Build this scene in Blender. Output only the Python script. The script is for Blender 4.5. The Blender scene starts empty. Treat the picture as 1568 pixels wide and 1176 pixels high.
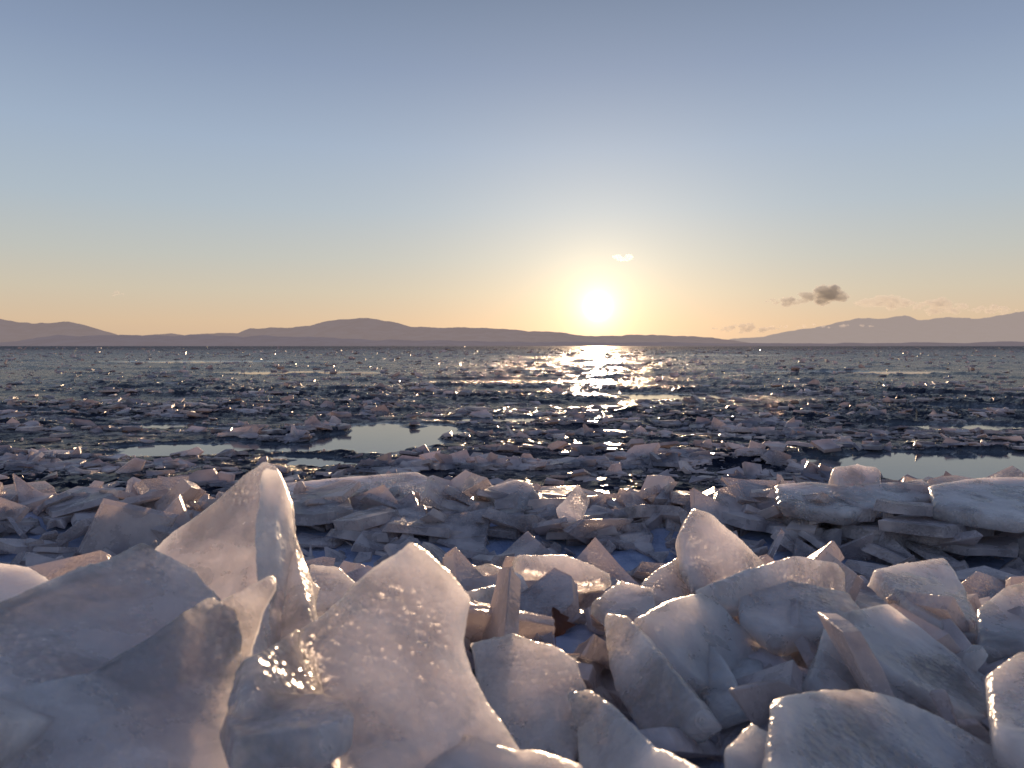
import bpy, bmesh, math, random
import numpy as np
from mathutils import Vector, Matrix, noise as mnoise
random.seed(7); rng=np.random.default_rng(11)
scene=bpy.context.scene
CAMH=1.1; PITCH=math.radians(2.94); F=1132.4
SUN_AZ=math.radians(6.6); SUN_EL=math.radians(3.0)
SD=Vector((math.sin(SUN_AZ)*math.cos(SUN_EL),math.cos(SUN_AZ)*math.cos(SUN_EL),math.sin(SUN_EL)))
def lin(c): 
    return tuple([((v/255)/12.92 if v/255<=0.04045 else ((v/255+0.055)/1.055)**2.4) for v in c])+(1.0,)
def site(px,py,d):
    """frame pixel (column, row) and distance along +Y -> world position"""
    r=(px-784)/F; u=(588-py)/F
    c,s=math.cos(PITCH),math.sin(PITCH)
    y=c+u*s; z=-s+u*c
    return Vector((r/y*d,d,CAMH+z/y*d))
# ---------------- camera
cam=bpy.data.cameras.new("camera"); co=bpy.data.objects.new("camera",cam); scene.collection.objects.link(co)
cam.lens=26; cam.sensor_width=36; cam.clip_end=80000; cam.clip_start=0.05
co.location=(0,0,CAMH); co.rotation_euler=(math.pi/2-PITCH,0,0)
cam.dof.use_dof=True; cam.dof.focus_distance=4.0; cam.dof.aperture_fstop=6
scene.camera=co
scene.view_settings.view_transform='Standard'; scene.view_settings.look='None'; scene.view_settings.exposure=0
# ---------------- world
w=bpy.data.worlds.new("World"); scene.world=w; w.use_nodes=True
nt=w.node_tree; nt.nodes.clear(); N=nt.nodes.new; L=nt.links.new
out=N('ShaderNodeOutputWorld'); bg=N('ShaderNodeBackground'); bg.inputs[1].default_value=1.0
tc=N('ShaderNodeTexCoord'); sep=N('ShaderNodeSeparateXYZ'); L(tc.outputs['Generated'],sep.inputs[0])
ramp=N('ShaderNodeValToRGB'); L(sep.outputs[2],ramp.inputs[0])
els=[(0.0,(212,182,154)),(0.03,(218,191,161)),(0.07,(208,197,177)),(0.113,(194,196,190)),(0.175,(177,190,201)),(0.25,(162,179,201)),(0.34,(139,156,184)),(0.43,(118,135,162)),(1.0,(94,106,142))]
cr=ramp.color_ramp
while len(cr.elements)<len(els): cr.elements.new(0.5)
for e,(p,c) in zip(cr.elements,els): e.position=p; e.color=lin(c)
sky=N('ShaderNodeTexSky'); sky.sky_type='NISHITA'; sky.sun_disc=False; sky.sun_elevation=SUN_EL; sky.sun_rotation=SUN_AZ
def mul(a,k):
    m=N('ShaderNodeVectorMath'); m.operation='SCALE'; L(a,m.inputs[0]); 
    if isinstance(k,float): m.inputs['Scale'].default_value=k
    else: L(k,m.inputs['Scale'])
    return m.outputs[0]
def add(a,b):
    m=N('ShaderNodeVectorMath'); m.operation='ADD'; L(a,m.inputs[0]); L(b,m.inputs[1]); return m.outputs[0]
tot=add(mul(ramp.outputs[0],0.95),mul(sky.outputs[0],0.005))
nrm=N('ShaderNodeVectorMath'); nrm.operation='NORMALIZE'; L(tc.outputs['Generated'],nrm.inputs[0])
dot=N('ShaderNodeVectorMath'); dot.operation='DOT_PRODUCT'; L(nrm.outputs[0],dot.inputs[0]); dot.inputs[1].default_value=SD
mx=N('ShaderNodeMath'); mx.operation='MAXIMUM'; L(dot.outputs['Value'],mx.inputs[0]); mx.inputs[1].default_value=0
for n,k,c in [(14,0.07,(1,.88,.68)),(70,0.22,(1,.84,.56)),(450,0.34,(1,.82,.50)),(2600,.75,(1,.84,.52)),(24000,14.0,(1,.90,.68))]:
    p=N('ShaderNodeMath'); p.operation='POWER'; L(mx.outputs[0],p.inputs[0]); p.inputs[1].default_value=n
    rgb=N('ShaderNodeRGB'); rgb.outputs[0].default_value=(c[0]*k,c[1]*k,c[2]*k,1)
    tot=add(tot,mul(rgb.outputs[0],p.outputs[0]))
L(tot,bg.inputs[0]); L(bg.outputs[0],out.inputs[0])
# ---------------- sun
sl=bpy.data.lights.new("sun","SUN"); so=bpy.data.objects.new("sun",sl); scene.collection.objects.link(so)
sl.energy=5; sl.angle=math.radians(0.6); sl.color=(1,.68,.42)
so.rotation_euler=(-SD).to_track_quat('-Z','Y').to_euler(); so.location=(0,30,30)
# ---------------- materials
def newmat(name):
    m=bpy.data.materials.new(name); m.use_nodes=True; m.node_tree.nodes.clear(); return m
def ice_mat(name,base,frost,trans=(0,.5),rough=(.4,.2),sss=0.0,scale=1.0,transl=0.0,tcol=(.85,.8,.8,1),grain=1.0,bump=.55,bscale=6,soft=(.36,.68),dist=.2):
    m=newmat(name); t=m.node_tree; N=t.nodes.new; L=t.links.new
    o=N('ShaderNodeOutputMaterial'); p=N('ShaderNodeBsdfPrincipled')
    g=N('ShaderNodeNewGeometry')
    n1=N('ShaderNodeTexNoise'); n1.inputs['Scale'].default_value=bscale*scale; n1.inputs['Detail'].default_value=9; n1.inputs['Roughness'].default_value=.6; n1.inputs['Distortion'].default_value=dist; L(g.outputs['Position'],n1.inputs['Vector'])
    r=N('ShaderNodeValToRGB'); r.color_ramp.elements[0].position=soft[0]; r.color_ramp.elements[1].position=soft[1]
    r.color_ramp.elements[0].color=base; r.color_ramp.elements[1].color=frost; L(n1.outputs[0],r.inputs[0]); L(r.outputs[0],p.inputs['Base Color'])
    for rng_,sock in ((trans,'Transmission Weight'),(rough,'Roughness')):
        q=N('ShaderNodeMapRange'); q.inputs[1].default_value=soft[0]; q.inputs[2].default_value=soft[1]-.04; q.inputs[3].default_value=rng_[1]; q.inputs[4].default_value=rng_[0]
        L(n1.outputs[0],q.inputs[0]); L(q.outputs[0],p.inputs[sock])
    v=N('ShaderNodeTexVoronoi'); v.inputs['Scale'].default_value=75*scale; L(g.outputs['Position'],v.inputs['Vector'])
    n2=N('ShaderNodeTexNoise'); n2.inputs['Scale'].default_value=28*scale; n2.inputs['Detail'].default_value=7; L(g.outputs['Position'],n2.inputs['Vector'])
    n3=N('ShaderNodeTexNoise'); n3.inputs['Scale'].default_value=3.2*scale; L(g.outputs['Position'],n3.inputs['Vector'])
    mr=N('ShaderNodeMapRange'); mr.inputs[1].default_value=.46; mr.inputs[2].default_value=.58; mr.inputs[4].default_value=grain; L(n3.outputs[0],mr.inputs[0])
    mm=N('ShaderNodeMath'); mm.operation='MULTIPLY'; L(v.outputs['Distance'],mm.inputs[0]); L(mr.outputs[0],mm.inputs[1])
    ad=N('ShaderNodeMath'); ad.operation='ADD'; L(mm.outputs[0],ad.inputs[0]); L(n2.outputs[0],ad.inputs[1])
    b=N('ShaderNodeBump'); b.inputs['Strength'].default_value=bump; b.inputs['Distance'].default_value=.012/scale; L(ad.outputs[0],b.inputs['Height']); L(b.outputs[0],p.inputs['Normal'])
    p.inputs['IOR'].default_value=1.31
    if sss:
        p.inputs['Subsurface Weight'].default_value=1; p.inputs['Subsurface Radius'].default_value=(1,.88,.82); p.inputs['Subsurface Scale'].default_value=sss
    if transl:
        tr=N('ShaderNodeBsdfTranslucent'); tr.inputs[0].default_value=tcol; L(b.outputs[0],tr.inputs['Normal'])
        ms=N('ShaderNodeMixShader'); ms.inputs[0].default_value=transl; L(p.outputs[0],ms.inputs[1]); L(tr.outputs[0],ms.inputs[2]); L(ms.outputs[0],o.inputs[0])
    else: L(p.outputs[0],o.inputs[0])
    return m
M_ice=ice_mat("clear_ice",(.64,.64,.68,1),(.78,.73,.74,1),trans=(.15,.72),rough=(.40,.18),sss=.24,bump=.65,bscale=4.5,soft=(.38,.66),dist=.35)
M_rub=ice_mat("rubble_ice",(.44,.46,.54,1),(.75,.70,.71,1),trans=(.0,.60),rough=(.40,.18),transl=.30,tcol=(.92,.78,.70,1),bump=.65)
M_floe=ice_mat("floe_ice",(.22,.23,.29,1),(.82,.72,.72,1),trans=(0,0),rough=(.35,.2),transl=.30,tcol=(.9,.78,.74,1),bscale=2.0,soft=(.42,.62))
M_snow=ice_mat("pack_snow",(.17,.23,.38,1),(.42,.48,.64,1),trans=(0,0),rough=(.5,.4))  # blue shade between the slabs is put into the snow's base colour
# lake
M_lake=newmat("lake_ice"); t=M_lake.node_tree; N=t.nodes.new; L=t.links.new
o=N('ShaderNodeOutputMaterial'); p=N('ShaderNodeBsdfPrincipled'); g=N('ShaderNodeNewGeometry'); at=N('ShaderNodeAttribute'); at.attribute_name='pond'
n1=N('ShaderNodeTexNoise'); n1.inputs['Scale'].default_value=.9; n1.inputs['Detail'].default_value=12; n1.inputs['Roughness'].default_value=.72
mp=N('ShaderNodeMapping'); mp.inputs['Scale'].default_value=(.6,1.4,1); L(g.outputs['Position'],mp.inputs[0]); L(mp.outputs[0],n1.inputs['Vector'])
r=N('ShaderNodeValToRGB'); r.color_ramp.elements[0].position=.54; r.color_ramp.elements[1].position=.68
r.color_ramp.elements[0].color=(.012,.022,.055,1); r.color_ramp.elements[1].color=(.45,.40,.43,1); L(n1.outputs[0],r.inputs[0])
mc=N('ShaderNodeMix'); mc.data_type='RGBA'; L(at.outputs['Fac'],mc.inputs[0]); L(r.outputs[0],mc.inputs[6]); mc.inputs[7].default_value=(.09,.11,.14,1); L(mc.outputs[2],p.inputs['Base Color'])
sp=N('ShaderNodeSeparateXYZ'); L(g.outputs['Position'],sp.inputs[0])
md=N('ShaderNodeMapRange'); md.inputs[1].default_value=20; md.inputs[2].default_value=250; md.inputs[3].default_value=.2; md.inputs[4].default_value=.5; L(sp.outputs[1],md.inputs[0])
mr=N('ShaderNodeMapRange'); L(at.outputs['Fac'],mr.inputs[0]); L(md.outputs[0],mr.inputs[3]); mr.inputs[4].default_value=.04; L(mr.outputs[0],p.inputs['Roughness'])
n2=N('ShaderNodeTexNoise'); n2.inputs['Scale'].default_value=7; n2.inputs['Detail'].default_value=8; n2.inputs['Roughness'].default_value=.7; L(g.outputs['Position'],n2.inputs['Vector'])
b=N('ShaderNodeBump'); b.inputs['Distance'].default_value=.13; L(n2.outputs[0],b.inputs['Height'])
mr2=N('ShaderNodeMapRange'); L(at.outputs['Fac'],mr2.inputs[0]); mr2.inputs[3].default_value=1.0; mr2.inputs[4].default_value=.01; L(mr2.outputs[0],b.inputs['Strength']); L(b.outputs[0],p.inputs['Normal'])
p.inputs['IOR'].default_value=1.31
md2=N('ShaderNodeMapRange'); md2.inputs[1].default_value=60; md2.inputs[2].default_value=400; md2.inputs[3].default_value=.5; md2.inputs[4].default_value=.15; L(sp.outputs[1],md2.inputs[0]); L(md2.outputs[0],p.inputs['Specular IOR Level'])
L(p.outputs[0],o.inputs[0])
# ---------------- numpy noise
def h2(ix,iy,s):
    a=np.sin(ix*127.1+iy*311.7+s*74.7)*43758.5453; return a-np.floor(a)
def vn(x,y,s=0):
    ix=np.floor(x); iy=np.floor(y); fx=x-ix; fy=y-iy; fx=fx*fx*(3-2*fx); fy=fy*fy*(3-2*fy)
    return (h2(ix,iy,s)*(1-fx)+h2(ix+1,iy,s)*fx)*(1-fy)+(h2(ix,iy+1,s)*(1-fx)+h2(ix+1,iy+1,s)*fx)*fy
def fbm(x,y,o=5,s=0):
    r=0;a=.5
    for i in range(o): r=r+a*vn(x,y,s+i*3); x=x*2.03+5.1; y=y*2.03+1.7; a*=.5
    return r
def plates(x,y,cell,s,tilt):
    x=x/cell; y=y/cell; ix=np.floor(x); iy=np.floor(y); best=np.full(x.shape,9e9); hh=np.zeros(x.shape)
    for dx in (-1,0,1):
        for dy in (-1,0,1):
            cx=ix+dx; cy=iy+dy; px=cx+h2(cx,cy,s); py=cy+h2(cx,cy,s+1)
            d=(px-x)**2+(py-y)**2
            v=h2(cx,cy,s+2)+tilt*((x-px)*(h2(cx,cy,s+3)-.5)+(y-py)*(h2(cx,cy,s+4)-.5))
            m=d<best; best=np.where(m,d,best); hh=np.where(m,v,hh)
    return hh
def pondmask(x,y):
    wx=x+.8*(fbm(x*1.5,y*1.5,6,40)-.5)*2; wy=y+.7*(fbm(x*1.5,y*1.5,6,60)-.5)*2
    m=np.zeros(np.shape(x))
    for cx,cy,rx,ry in [(-1.5,9.0,1.1,1.5),(-2.7,7.9,1.5,.55),(4.5,6.6,2.0,1.1),(6.0,7.2,1.6,.6),(-.4,10.8,.8,.6),(9.5,12.5,2.6,1.0),(3.2,16,1.4,1.0),(-8,12.,1.5,.6),(-6,6.6,1.,.3),(-9,30,4,2),(14,30,5,2),(-20,50,9,3),(20,80,10,5),(-1.3,7.0,1.0,.35),(6,10,1.4,.5),(-4.5,10,1,.4)]:
        e=1-(((wx-cx)/rx)**2+((wy-cy)/ry)**2); m=np.maximum(m,np.clip(e*6,0,1))
    return m
def lakeh(x,y,d):
    big=fbm(x*.22,y*.6,4,5)
    ridge=np.clip((big-.47)*6,0,1)
    fade=np.clip(1-d/150,0,1)
    h=(.012+.04*ridge)*plates(x,y*1.3,.42,1,1.4)*fade + (.016+.03*ridge)*plates(x,y,.11,9,1.8)*np.clip(1-d/40,0,1)
    h+=.07*plates(x,y*1.6,1.5,17,1.2)*ridge*np.clip(d/12-.3,0,1)*np.clip(1-d/700,.15,1) + .2*plates(x,y*1.4,5,23,1.)*np.clip(d/60-.5,0,1)
    h+=.03*fbm(x*2,y*2,4,3)
    return h-.35*np.clip((5.3-d)/1.2,0,1),ridge
def mesh_obj(name,verts,faces,mat,smooth=True):
    me=bpy.data.meshes.new(name); me.from_pydata(verts,[],faces); me.update()
    if smooth: me.polygons.foreach_set('use_smooth',[True]*len(me.polygons))
    ob=bpy.data.objects.new(name,me); scene.collection.objects.link(ob); me.materials.append(mat); return ob
# frozen lake
nr=760; nc=860
inv=np.linspace(1/4.0,1/400,nr-40); ds=np.concatenate([1/inv,np.geomspace(410,30000,40)])
az=np.radians(np.linspace(-60,60,nc))
D,A=np.meshgrid(ds,az,indexing='ij'); X=np.tan(A)*D; Y=D
H,_=lakeh(X,Y,D); pm=pondmask(X,Y); H=H*(1-pm)+.004*pm; H=np.where(D>5000,0,H)
V=np.stack([X,Y,H],-1).reshape(-1,3)
I=np.arange(nr*nc).reshape(nr,nc); Fc=np.stack([I[:-1,:-1],I[:-1,1:],I[1:,1:],I[1:,:-1]],-1).reshape(-1,4)
lake=mesh_obj("frozen_lake",V.tolist(),Fc.tolist(),M_lake,False)
a=lake.data.attributes.new('pond','FLOAT','POINT'); a.data.foreach_set('value',pm.reshape(-1).astype(np.float32))
# ---------------- slab helper
def soup(specs):
    vs=[];fs=[]; U=random.uniform
    for (c,rad,asp,th,R,k) in specs:
        ph=U(0,6.28); an=[ph+(i+U(0,.75))/k*2*math.pi for i in range(k)]
        b=len(vs); ring=[(math.cos(x)*rad*U(.7,1.2),math.sin(x)*rad*asp*U(.7,1.2)) for x in an]
        sh=(U(-.4,.4)*th,U(-.4,.4)*th); sc=U(.85,1)
        for (px,py) in ring: vs.append(tuple(c+R@Vector((px,py,-th/2))))
        for (px,py) in ring: vs.append(tuple(c+R@Vector((px*sc+sh[0],py*sc+sh[1],th/2*U(.8,1.2)))))
        fs.append([b+i for i in range(k)][::-1]); fs.append([b+k+i for i in range(k)])
        for i in range(k): fs.append([b+i,b+(i+1)%k,b+k+(i+1)%k,b+k+i])
    return vs,fs
def rot(tilt,flat=False):
    return Matrix.Rotation(random.uniform(0,6.283) if not flat else random.gauss(0,.6),3,'Z')@Matrix.Rotation(tilt,3,'X')@Matrix.Rotation(random.uniform(0,6.283) if not flat else random.gauss(0,.35),3,'Z')
# floes on the lake: crumbs gathered in thin pressure lines
n=480000
d=1/rng.uniform(1/100,1/5.0,n); d2=rng.uniform(5,120,n); d3=1/rng.uniform(1/1500,1/80,n); sel=rng.random(n); d=np.where(sel<.66,d,np.where(sel<.84,d2,d3))
xx=np.tan(np.radians(rng.uniform(-44,44,n)))*d
hh,rd=lakeh(xx,d,d); pmk=pondmask(xx,d)
def lines(x,y,s): return np.clip(1-np.abs(fbm(x,y,5,s)-.5)*32,0,1)
dens=.75*lines(xx*.20,d*.85,77)+.5*lines(xx*.45,d*1.7,120)*(fbm(xx*.2,d*.4,3,200)>.47)+.05*np.clip((fbm(xx*.9,d*2.2,5,33)-.5)*8,0,1)+.006
keep=(rng.random(n)<dens)&(pmk<.05)
specs=[]
for x,y,z in zip(xx[keep],d[keep],hh[keep]):
    s=random.uniform(.006,.019)+ (random.random()**11)*.10; s*=min(7,1+y/42)
    q=random.random(); 
    if q<.88: til=random.gauss(0,.25)
    else: til=random.uniform(.5,1.4)
    specs.append((Vector((x,y,z+s*.15)),s*1.35,random.uniform(.4,.95),s*random.uniform(.15,.4),rot(til,True),random.choice((3,4,5))))
vs,fs=soup(specs); floes=mesh_obj("broken_ice_floes",vs,fs,M_floe,False)
print("floes",len(specs))
# ---------------- shore pile base
def baseh(x,y):
    pts=[(-1,.50),(.3,.48),(.9,.40),(2,.31),(2.6,.18),(3.1,.06),(3.7,.09),(4.3,.14),(4.9,.02),(5.6,-.12),(9,-.2)]
    h=np.interp(y,[q[0] for q in pts],[q[1] for q in pts])
    return h+.12*(fbm(x*1.7,y*1.7,5,91)-.48)
gx=np.linspace(-9,9,520); gy=np.linspace(-1,5.8,220); GX,GY=np.meshgrid(gx,gy)
GZ=baseh(GX,GY); V=np.stack([GX,GY,GZ],-1).reshape(-1,3); I=np.arange(GX.size).reshape(GX.shape)
Fc=np.stack([I[:-1,:-1],I[:-1,1:],I[1:,1:],I[1:,:-1]],-1).reshape(-1,4)
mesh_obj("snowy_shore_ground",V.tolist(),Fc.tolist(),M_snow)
def tex(name,size,depth=3):
    x=bpy.data.textures.new(name,'CLOUDS'); x.noise_scale=size; x.noise_depth=depth; return x
T1=tex("ice_swell",.16); T2=tex("ice_dimple",.03)
def disp(ob,t,s):
    m=ob.modifiers.new(t.name,'DISPLACE'); m.texture=t; m.texture_coords='GLOBAL'; m.strength=s; m.mid_level=.5
# rubble
specs=[]
def rub(x,y,s,til,lift=.2,th=None):
    z=float(baseh(np.array(x),np.array(y)))
    specs.append((Vector((x,y,z+s*lift)),s,random.uniform(.4,1),th or s*random.uniform(.10,.26),rot(til),random.choice((3,4,4,5,5,6))))
for i in range(2600):
    y=random.uniform(1.15,4.4); x=random.uniform(-1,1)*(y*1.0+1.5)
    rub(x,y,random.uniform(.02,.08)+random.random()**3*.17,abs(random.gauss(0,.7)),.22)
for i in range(560): # crest
    x=random.uniform(-6.5,6.5); y=random.gauss(4.2,.25)
    rub(x,y,random.uniform(.07,.19)+random.random()**3*.14,abs(random.gauss(0,.42)),.30,random.uniform(.025,.06))
for i in range(280):
    x=random.uniform(1.4,6.5); y=random.gauss(3.8,.2); s=random.uniform(.08,.24)
    specs.append((Vector((x,y,random.uniform(.08,.33))),s,random.uniform(.6,1),random.uniform(.025,.07),rot(abs(random.gauss(0,.28))),random.choice((4,5,6))))
vs,fs=soup(specs); rubble=mesh_obj("ice_rubble",vs,fs,M_rub)
bv=rubble.modifiers.new("bevel",'BEVEL'); bv.width=.004; bv.segments=2
sb=rubble.modifiers.new("sub",'SUBSURF'); sb.subdivision_type='SIMPLE'; sb.levels=1; sb.render_levels=1
disp(rubble,T1,.03)
rubble.data.polygons.foreach_set('use_smooth',[False]*len(rubble.data.polygons))
# ---------------- hero slabs
def slab(name,pts,d0,dx=0,dz=.0,th=.06,vox=.005,mat=None,sw=.010,dm=.005):
    cx=sum(p[0] for p in pts)/len(pts); cy=sum(p[1] for p in pts)/len(pts)
    # broken, slightly ragged outline
    q=[]
    for i,(x,y) in enumerate(pts):
        x2,y2=pts[(i+1)%len(pts)]; L_=math.hypot(x2-x,y2-y); q.append((x,y))
        if L_>60 and d0<3:
            f=random.uniform(.35,.65); j=random.uniform(-.035,.05)*L_
            q.append((x+(x2-x)*f+(y2-y)/L_*j,y+(y2-y)*f-(x2-x)/L_*j))
    pts=q
    P=[site(x,y,d0+dx*(x-cx)/100+dz*(cy-y)/100) for x,y in pts]
    n=Vector((0,0,0)); 
    for i in range(len(P)): n+=P[i].cross(P[(i+1)%len(P)])
    n.normalize()
    if n.y<0: n=-n
    c=sum(P,Vector())/len(P)
    k=len(P); th*=.75
    B=[(p-c)*random.uniform(.86,1.03)+n*th*random.uniform(.7,1.25) for p in P]
    Fr=[(p-c)*random.uniform(.9,.97)-n*th*random.uniform(.12,.35) for p in P]; Md=[p-c for p in P]
    me=bpy.data.meshes.new(name); bm=bmesh.new()
    rings=[[bm.verts.new(v) for v in r_] for r_ in (Fr,Md,B)]
    bm.faces.new(rings[0]); bm.faces.new(rings[2][::-1])
    for q in (0,1):
        a,b=rings[q],rings[q+1]
        for i in range(k): bm.faces.new([a[i],b[i],b[(i+1)%k],a[(i+1)%k]][::-1])
    bmesh.ops.triangulate(bm,faces=bm.faces[:]); bmesh.ops.recalc_face_normals(bm,faces=bm.faces[:])
    bm.to_mesh(me); bm.free()
    ob=bpy.data.objects.new(name,me); ob.location=c; scene.collection.objects.link(ob); me.materials.append(mat or M_ice)
    r=ob.modifiers.new("remesh",'REMESH'); r.mode='VOXEL'; r.voxel_size=vox; r.use_smooth_shade=True
    disp(ob,T1,sw)
    s=ob.modifiers.new("soft",'SMOOTH'); s.iterations=1; s.factor=.5
    disp(ob,T2,dm)
    return ob
S="ice_slab"
slab("ice_spire",[(405,706),(422,714),(438,760),(462,875),(478,960),(440,1010),(330,1000),(300,925),(215,862),(300,790),(372,730)],1.45,dx=-.05,dz=.10,th=.06,vox=.006)
slab("ice_spire",[(424,716),(440,760),(466,880),(490,900),(470,980),(400,1080),(380,1000),(410,890)],1.36,dx=.25,dz=.05,th=.04)
slab(S,[(-260,1010),(-60,985),(0,950),(100,905),(205,857),(245,865),(310,913),(330,960),(250,1060),(100,1150),(-260,1250)],1.02,dx=.05,dz=.12,th=.05)
slab(S,[(-300,1130),(0,1062),(130,1030),(240,965),(325,915),(362,935),(372,985),(362,1090),(400,1190),(380,1330),(-250,1400)],.88,dx=.04,dz=.07,th=.045)
slab(S,[(330,925),(412,885),(420,900),(380,1010),(372,1080),(350,1000)],1.08,th=.03)
slab(S,[(628,828),(650,838),(690,872),(722,915),(712,985),(738,1060),(775,1120),(830,1220),(800,1350),(560,1350),(540,1190),(505,1100),(485,1010),(455,965),(520,915),(570,868)],.98,dx=.03,dz=.08,th=.05)
slab(S,[(378,1010),(455,960),(482,1010),(525,1095),(540,1140),(470,1120),(400,1130),(370,1080)],.93,dx=.1,dz=.1,th=.04)
slab(S,[(335,1115),(420,1100),(525,1093),(540,1140),(500,1165),(350,1185)],.84,dz=.2,th=.04)
slab(S,[(640,1150),(700,1122),(790,1150),(900,1180),(880,1300),(620,1300)],.84,dz=.12,th=.04)
slab(S,[(718,985),(785,973),(850,990),(885,1010),(905,1070),(880,1160),(900,1260),(800,1260),(735,1070)],1.25,dx=-.03,dz=.14,th=.05)
slab(S,[(1062,776),(1085,785),(1130,825),(1178,868),(1120,885),(1062,908),(1048,865),(1042,815)],2.05,dx=.1,dz=.2,th=.06,vox=.008)
slab(S,[(985,890),(1040,850),(1052,880),(1070,905),(1000,935),(980,920)],1.95,dx=.1,dz=.25,th=.06,vox=.008)
slab(S,[(928,940),(962,944),(1000,990),(1060,1060),(1092,1105),(1050,1125),(1000,1140),(958,1080),(932,1010)],1.32,dx=-.12,dz=.10,th=.05)
slab(S,[(972,945),(1070,906),(1100,925),(1150,975),(1205,1030),(1170,1045),(1110,1065),(1060,1050),(1010,1000)],1.55,dx=.12,dz=.2,th=.05)
slab(S,[(1050,985),(1085,980),(1125,1035),(1150,1100),(1100,1110),(1070,1060)],1.42,dx=-.1,dz=.2,th=.04)
slab(S,[(1085,895),(1140,872),(1215,852),(1280,862),(1292,880),(1290,915),(1200,925),(1150,940),(1090,930)],1.85,dx=.1,dz=.12,th=.09,vox=.008)
slab(S,[(1130,915),(1210,895),(1300,905),(1320,935),(1280,965),(1190,975),(1130,950)],1.7,dz=.3,th=.06)
slab(S,[(1290,938),(1352,925),(1396,958),(1450,1000),(1512,1042),(1550,1105),(1480,1110),(1400,1060),(1330,1010)],1.5,dx=.1,dz=.25,th=.05)
slab(S,[(1260,960),(1330,1000),(1400,1060),(1500,1110),(1480,1180),(1300,1120),(1240,1040)],1.38,dx=.05,dz=.15,th=.05)
slab(S,[(1335,875),(1400,862),(1445,858),(1480,905),(1502,955),(1440,965),(1390,935)],1.95,dx=.1,dz=.5,th=.06,vox=.008)
slab(S,[(1495,935),(1540,898),(1600,890),(1680,930),(1660,1000),(1500,992)],1.75,dz=.25,th=.07)
slab(S,[(1180,1072),(1260,1055),(1352,1062),(1430,1095),(1510,1140),(1600,1200),(1560,1330),(1180,1330)],1.08,dx=.05,dz=.13,th=.05)
slab(S,[(1510,1040),(1560,1000),(1680,1010),(1700,1120),(1600,1170),(1520,1130)],1.2,dz=.2,th=.06)
slab(S,[(868,1062),(905,1056),(960,1100),(1010,1150),(1090,1190),(1060,1300),(900,1300),(885,1120)],1.05,dx=-.08,dz=.12,th=.05)
slab(S,[(1112,1150),(1150,1112),(1185,1130),(1215,1200),(1200,1300),(1100,1300)],1.0,dz=.1,th=.05)
slab(S,[(790,850),(860,850),(935,880),(938,898),(870,893),(800,875)],2.3,dx=.1,dz=.2,th=.06,vox=.009)
slab(S,[(700,875),(745,862),(800,880),(820,915),(790,925),(730,905)],2.1,dz=.2,th=.05,vox=.008)
slab(S,[(712,905),(765,893),(795,925),(802,958),(760,955)],1.9,dx=.2,dz=.2,th=.05,vox=.008)
slab(S,[(905,925),(950,890),(1000,905),(1010,950),(940,955)],1.75,dz=.3,th=.05)
slab(S,[(-80,880),(0,862),(50,872),(85,893),(40,925),(0,948),(-80,970)],1.6,dz=.3,th=.06)
slab(S,[(475,865),(520,870),(550,895),(510,930),(468,940)],1.75,dz=.2,th=.05)
# medium shards leaning between the big ones
for i in range(150):
    y=random.uniform(1.45,3.3); x=random.uniform(-.15,.85)*y*.95 if random.random()<.75 else random.uniform(-.8,.8)*y
    if y<1.75 and .0<x<.25: continue
    z=float(baseh(np.array(x),np.array(y)))+random.uniform(.0,.045); s=random.uniform(.04,.115)
    k=random.choice((4,5,5,6)); R=rot(abs(random.gauss(.5,.45))); c=Vector((x,y,z)); th=random.uniform(.012,.028)
    out_=[((i_+random.uniform(0,.7))/k*6.283,random.uniform(.6,1.25)*s) for i_ in range(k)]
    me=bpy.data.meshes.new("ice_shard"); bm=bmesh.new(); asp=random.uniform(.5,.9)
    rs=[[bm.verts.new(R@Vector((math.cos(a_)*r_*f*random.uniform(.95,1.05),math.sin(a_)*r_*f*asp,h_*random.uniform(.7,1.2)))) for a_,r_ in out_] for f,h_ in ((.92,-th),(1,0),(.9,th))]
    bm.faces.new(rs[0]); bm.faces.new(rs[2][::-1])
    for q in (0,1):
        for j in range(k): bm.faces.new([rs[q][j],rs[q+1][j],rs[q+1][(j+1)%k],rs[q][(j+1)%k]])
    bmesh.ops.triangulate(bm,faces=bm.faces[:]); bmesh.ops.recalc_face_normals(bm,faces=bm.faces[:]); bm.to_mesh(me); bm.free(); me.materials.append(M_ice)
    ob=bpy.data.objects.new("ice_shard",me); ob.location=c; scene.collection.objects.link(ob)
    r=ob.modifiers.new("remesh",'REMESH'); r.mode='VOXEL'; r.voxel_size=.005; r.use_smooth_shade=True; disp(ob,T1,.014); disp(ob,T2,.005)
# crest features
slab(S,[(425,742),(520,732),(640,724),(668,735),(690,765),(560,772),(430,765)],4.6,dz=1.2,th=.07,vox=.016)
slab(S,[(1272,722),(1310,714),(1348,722),(1350,748),(1280,748)],4.0,dz=.5,th=.18,vox=.016)
slab(S,[(108,775),(150,768),(205,772),(210,800),(110,800)],4.2,dz=.5,th=.15,vox=.016)
slab(S,[(215,775),(262,758),(300,765),(305,800),(220,800)],4.1,dz=.5,th=.15,vox=.016)
slab(S,[(1185,745),(1240,740),(1300,745),(1420,738),(1440,760),(1300,790),(1190,775)],3.8,dz=.9,th=.08,vox=.014)
slab(S,[(1420,745),(1500,733),(1640,730),(1700,780),(1560,800),(1430,775)],3.6,dz=.9,th=.09,vox=.014)
slab(S,[(740,750),(790,735),(815,740),(835,775),(770,790)],4.2,dz=.6,th=.08,vox=.014)
slab(S,[(850,780),(885,742),(905,765),(890,800),(860,805)],3.7,dz=.3,th=.06,vox=.014)
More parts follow.
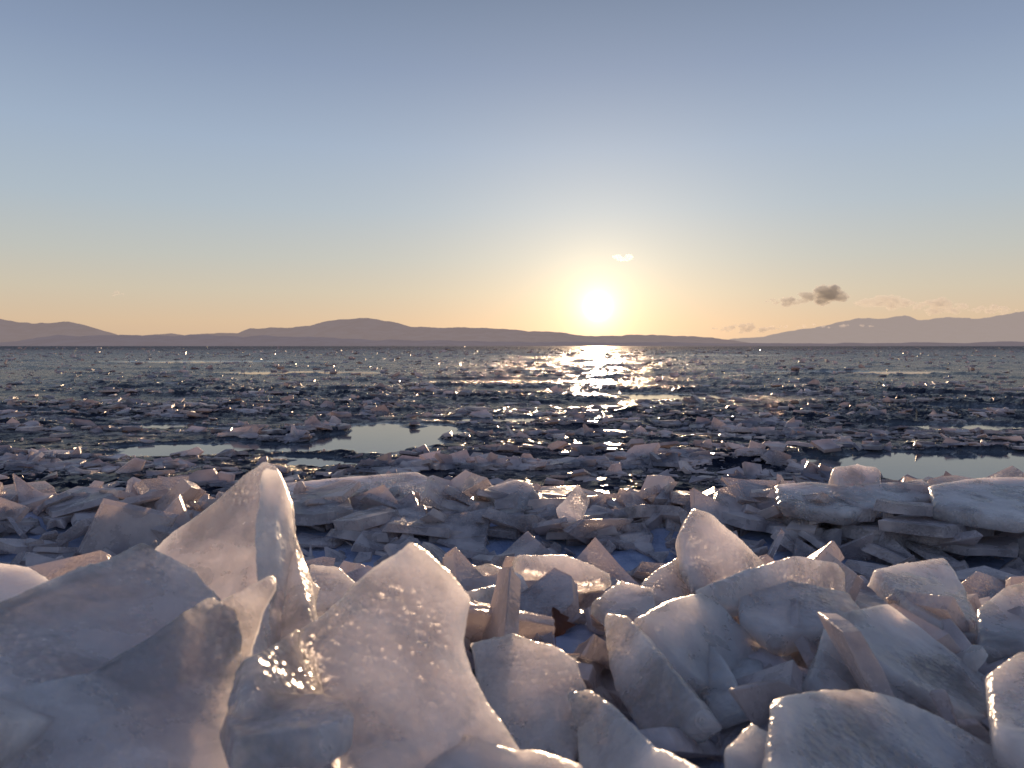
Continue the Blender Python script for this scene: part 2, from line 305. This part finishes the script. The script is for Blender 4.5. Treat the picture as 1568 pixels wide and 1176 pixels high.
# ---------------- leaf
M_leaf=newmat("dry_leaf"); t=M_leaf.node_tree; o=t.nodes.new('ShaderNodeOutputMaterial'); p=t.nodes.new('ShaderNodeBsdfPrincipled'); nn=t.nodes.new('ShaderNodeTexNoise'); nn.inputs['Scale'].default_value=60
r=t.nodes.new('ShaderNodeValToRGB'); r.color_ramp.elements[0].color=(.07,.02,.015,1); r.color_ramp.elements[1].color=(.16,.06,.035,1)
t.links.new(nn.outputs[0],r.inputs[0]); t.links.new(r.outputs[0],p.inputs['Base Color']); t.links.new(p.outputs[0],o.inputs[0]); p.inputs['Roughness'].default_value=.7
vs=[];fs=[]; nu,nv=14,8
for i in range(nu+1):
    u=i/nu; wd=.024*math.sin(math.pi*u**.8)**.8*(1+.25*math.sin(u*22)) if 0<i<nu else 0.0005
    for j in range(nv+1):
        v=j/nv*2-1; vs.append((wd*v,(u-.5)*.075,.03*v*v*wd/.024+.012*math.sin(u*5)+.003*math.sin(9*v+u*14)))
for i in range(nu):
    for j in range(nv): a=i*(nv+1)+j; fs.append([a,a+1,a+nv+2,a+nv+1])
b0=len(vs)
for i in range(5):
    for k in range(4): vs.append((.0012*math.cos(k*1.57),-.0375-i*.006,.001*i+.0012*math.sin(k*1.57)))
for i in range(4):
    for k in range(4): fs.append([b0+i*4+k,b0+i*4+(k+1)%4,b0+i*4+4+(k+1)%4,b0+i*4+4+k])
leaf=mesh_obj("dead_leaf",vs,fs,M_leaf); leaf.location=site(850,952,1.38); leaf.rotation_euler=(math.radians(65),math.radians(15),math.radians(25)); leaf.scale=(.75,.75,.75)
# ---------------- mountains
def hill_mat(name,base,haze_glow,f):
    m=newmat(name); t=m.node_tree; N=t.nodes.new; L=t.links.new
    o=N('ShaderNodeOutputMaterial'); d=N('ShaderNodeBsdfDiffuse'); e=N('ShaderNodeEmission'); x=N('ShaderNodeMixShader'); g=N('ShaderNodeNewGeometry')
    nn=N('ShaderNodeTexNoise'); nn.inputs['Scale'].default_value=.004; nn.inputs['Detail'].default_value=8; L(g.outputs['Position'],nn.inputs['Vector'])
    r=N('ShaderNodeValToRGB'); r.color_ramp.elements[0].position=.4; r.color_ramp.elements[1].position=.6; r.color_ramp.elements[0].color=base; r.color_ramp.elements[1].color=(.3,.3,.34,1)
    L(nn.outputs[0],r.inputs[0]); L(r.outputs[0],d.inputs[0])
    e.inputs[0].default_value=lin(haze_glow); x.inputs[0].default_value=f; L(d.outputs[0],x.inputs[1]); L(e.outputs[0],x.inputs[2]); L(x.outputs[0],o.inputs[0]); return m  # aerial haze painted on: fixed emission blended over the hill colour
def ridge(name,prof,dist,depth,mat,rough=.08):
    xs=np.linspace(prof[0][0],prof[-1][0],900); hs=np.interp(xs,[q[0] for q in prof],[530-q[1] for q in prof])
    wx=(xs-784)/F*dist; base=hs/F*dist
    base=base*(1+rough*(fbm(wx/700,wx*0,6,8)-.5)*2)+ (fbm(wx/320,wx*0+3,6,4)-.5)*80*np.clip(base/120,0,1)
    prof_t=[(-1,0),(-.8,.22),(-.6,.42),(-.4,.62),(-.2,.83),(0,1),(.5,.5),(1,0)]
    rows=[]
    for (s,k) in prof_t:
        nz=(fbm(wx/500+s*3,wx*0+s*5,5,31)-.5)
        rows.append(np.stack([wx*(1+s*depth/dist),np.full_like(wx,dist+s*depth)+nz*depth*.2,base*k*(1+(nz*.7 if 0<k<1 else 0))-(6 if k==0 else 0)],-1))
    R=np.array(rows); nr_,nc_=R.shape[:2]; I=np.arange(nr_*nc_).reshape(nr_,nc_)
    Fc=np.stack([I[:-1,:-1],I[:-1,1:],I[1:,1:],I[1:,:-1]],-1).reshape(-1,4)
    return mesh_obj(name,R.reshape(-1,3).tolist(),Fc.tolist(),mat)
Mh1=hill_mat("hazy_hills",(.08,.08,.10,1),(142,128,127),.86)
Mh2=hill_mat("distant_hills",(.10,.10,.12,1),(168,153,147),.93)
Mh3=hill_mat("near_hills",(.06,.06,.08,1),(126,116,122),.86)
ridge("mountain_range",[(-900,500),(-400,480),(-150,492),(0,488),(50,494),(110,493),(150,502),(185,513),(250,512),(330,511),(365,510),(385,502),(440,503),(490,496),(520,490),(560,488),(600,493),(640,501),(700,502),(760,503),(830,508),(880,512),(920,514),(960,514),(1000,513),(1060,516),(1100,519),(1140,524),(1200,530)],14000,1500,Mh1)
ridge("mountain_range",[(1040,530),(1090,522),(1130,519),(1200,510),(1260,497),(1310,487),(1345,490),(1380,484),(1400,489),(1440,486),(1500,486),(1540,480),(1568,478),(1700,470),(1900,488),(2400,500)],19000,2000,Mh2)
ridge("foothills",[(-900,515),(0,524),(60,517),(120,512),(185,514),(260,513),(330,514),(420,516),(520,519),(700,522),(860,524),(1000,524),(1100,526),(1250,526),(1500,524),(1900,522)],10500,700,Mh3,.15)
# ---------------- clouds
def cloud_mat(name,dens,col=(1,.97,.94,1),ani=.3):
    m=newmat(name); t=m.node_tree; o=t.nodes.new('ShaderNodeOutputMaterial'); v=t.nodes.new('ShaderNodeVolumePrincipled')
    v.inputs['Density'].default_value=dens; v.inputs['Color'].default_value=col; v.inputs['Anisotropy'].default_value=ani
    t.links.new(v.outputs[0],o.inputs['Volume']); return m
Mc=cloud_mat("cloud_vapour",.012,ani=.22); Mcs=cloud_mat("small_cloud_vapour",.014,ani=.6); Mcd=cloud_mat("thin_cloud_vapour",.006,ani=.3)
def cloud(x0,x1,y0,y1,nb,mat,dist=11000):
    me=bpy.data.meshes.new("cloud"); bm=bmesh.new()
    c=site((x0+x1)/2,(y0+y1)/2,dist); W=(x1-x0)/F*dist/2; Hh=(y1-y0)/F*dist/2
    for i in range(nb):
        u=random.uniform(-1,1); v=random.uniform(-1,1)*(1-abs(u)**1.5); rr=Hh*random.uniform(.2,.5)*(1-.5*abs(u))
        b2=bmesh.ops.create_icosphere(bm,subdivisions=3,radius=1)
        for q in b2['verts']:
            k=1+.7*mnoise.fractal(q.co*1.7+Vector((i*3.1,0,0)),.8,2,4)
            q.co=Vector((q.co.x*rr*1.9*k+u*W,q.co.y*rr*1.3*k,q.co.z*rr*k+v*Hh*.7))
    bm.to_mesh(me); bm.free(); me.materials.append(mat)
    ob=bpy.data.objects.new("cloud",me); ob.location=c; scene.collection.objects.link(ob)
    r=ob.modifiers.new("r",'REMESH'); r.mode='VOXEL'; r.voxel_size=max(5,Hh/18)
    return ob
cloud(938,974,386,400,14,Mcs); cloud(1228,1302,436,468,34,Mc); cloud(1174,1240,453,470,24,Mc)
cloud(1092,1196,494,512,30,Mc,9500); cloud(1310,1400,450,478,34,Mcd); cloud(1400,1480,456,484,26,Mcd); cloud(1180,1340,494,505,26,Mcd,16000); cloud(155,190,444,456,8,Mcd)
cloud(1480,1560,466,484,24,Mcd)
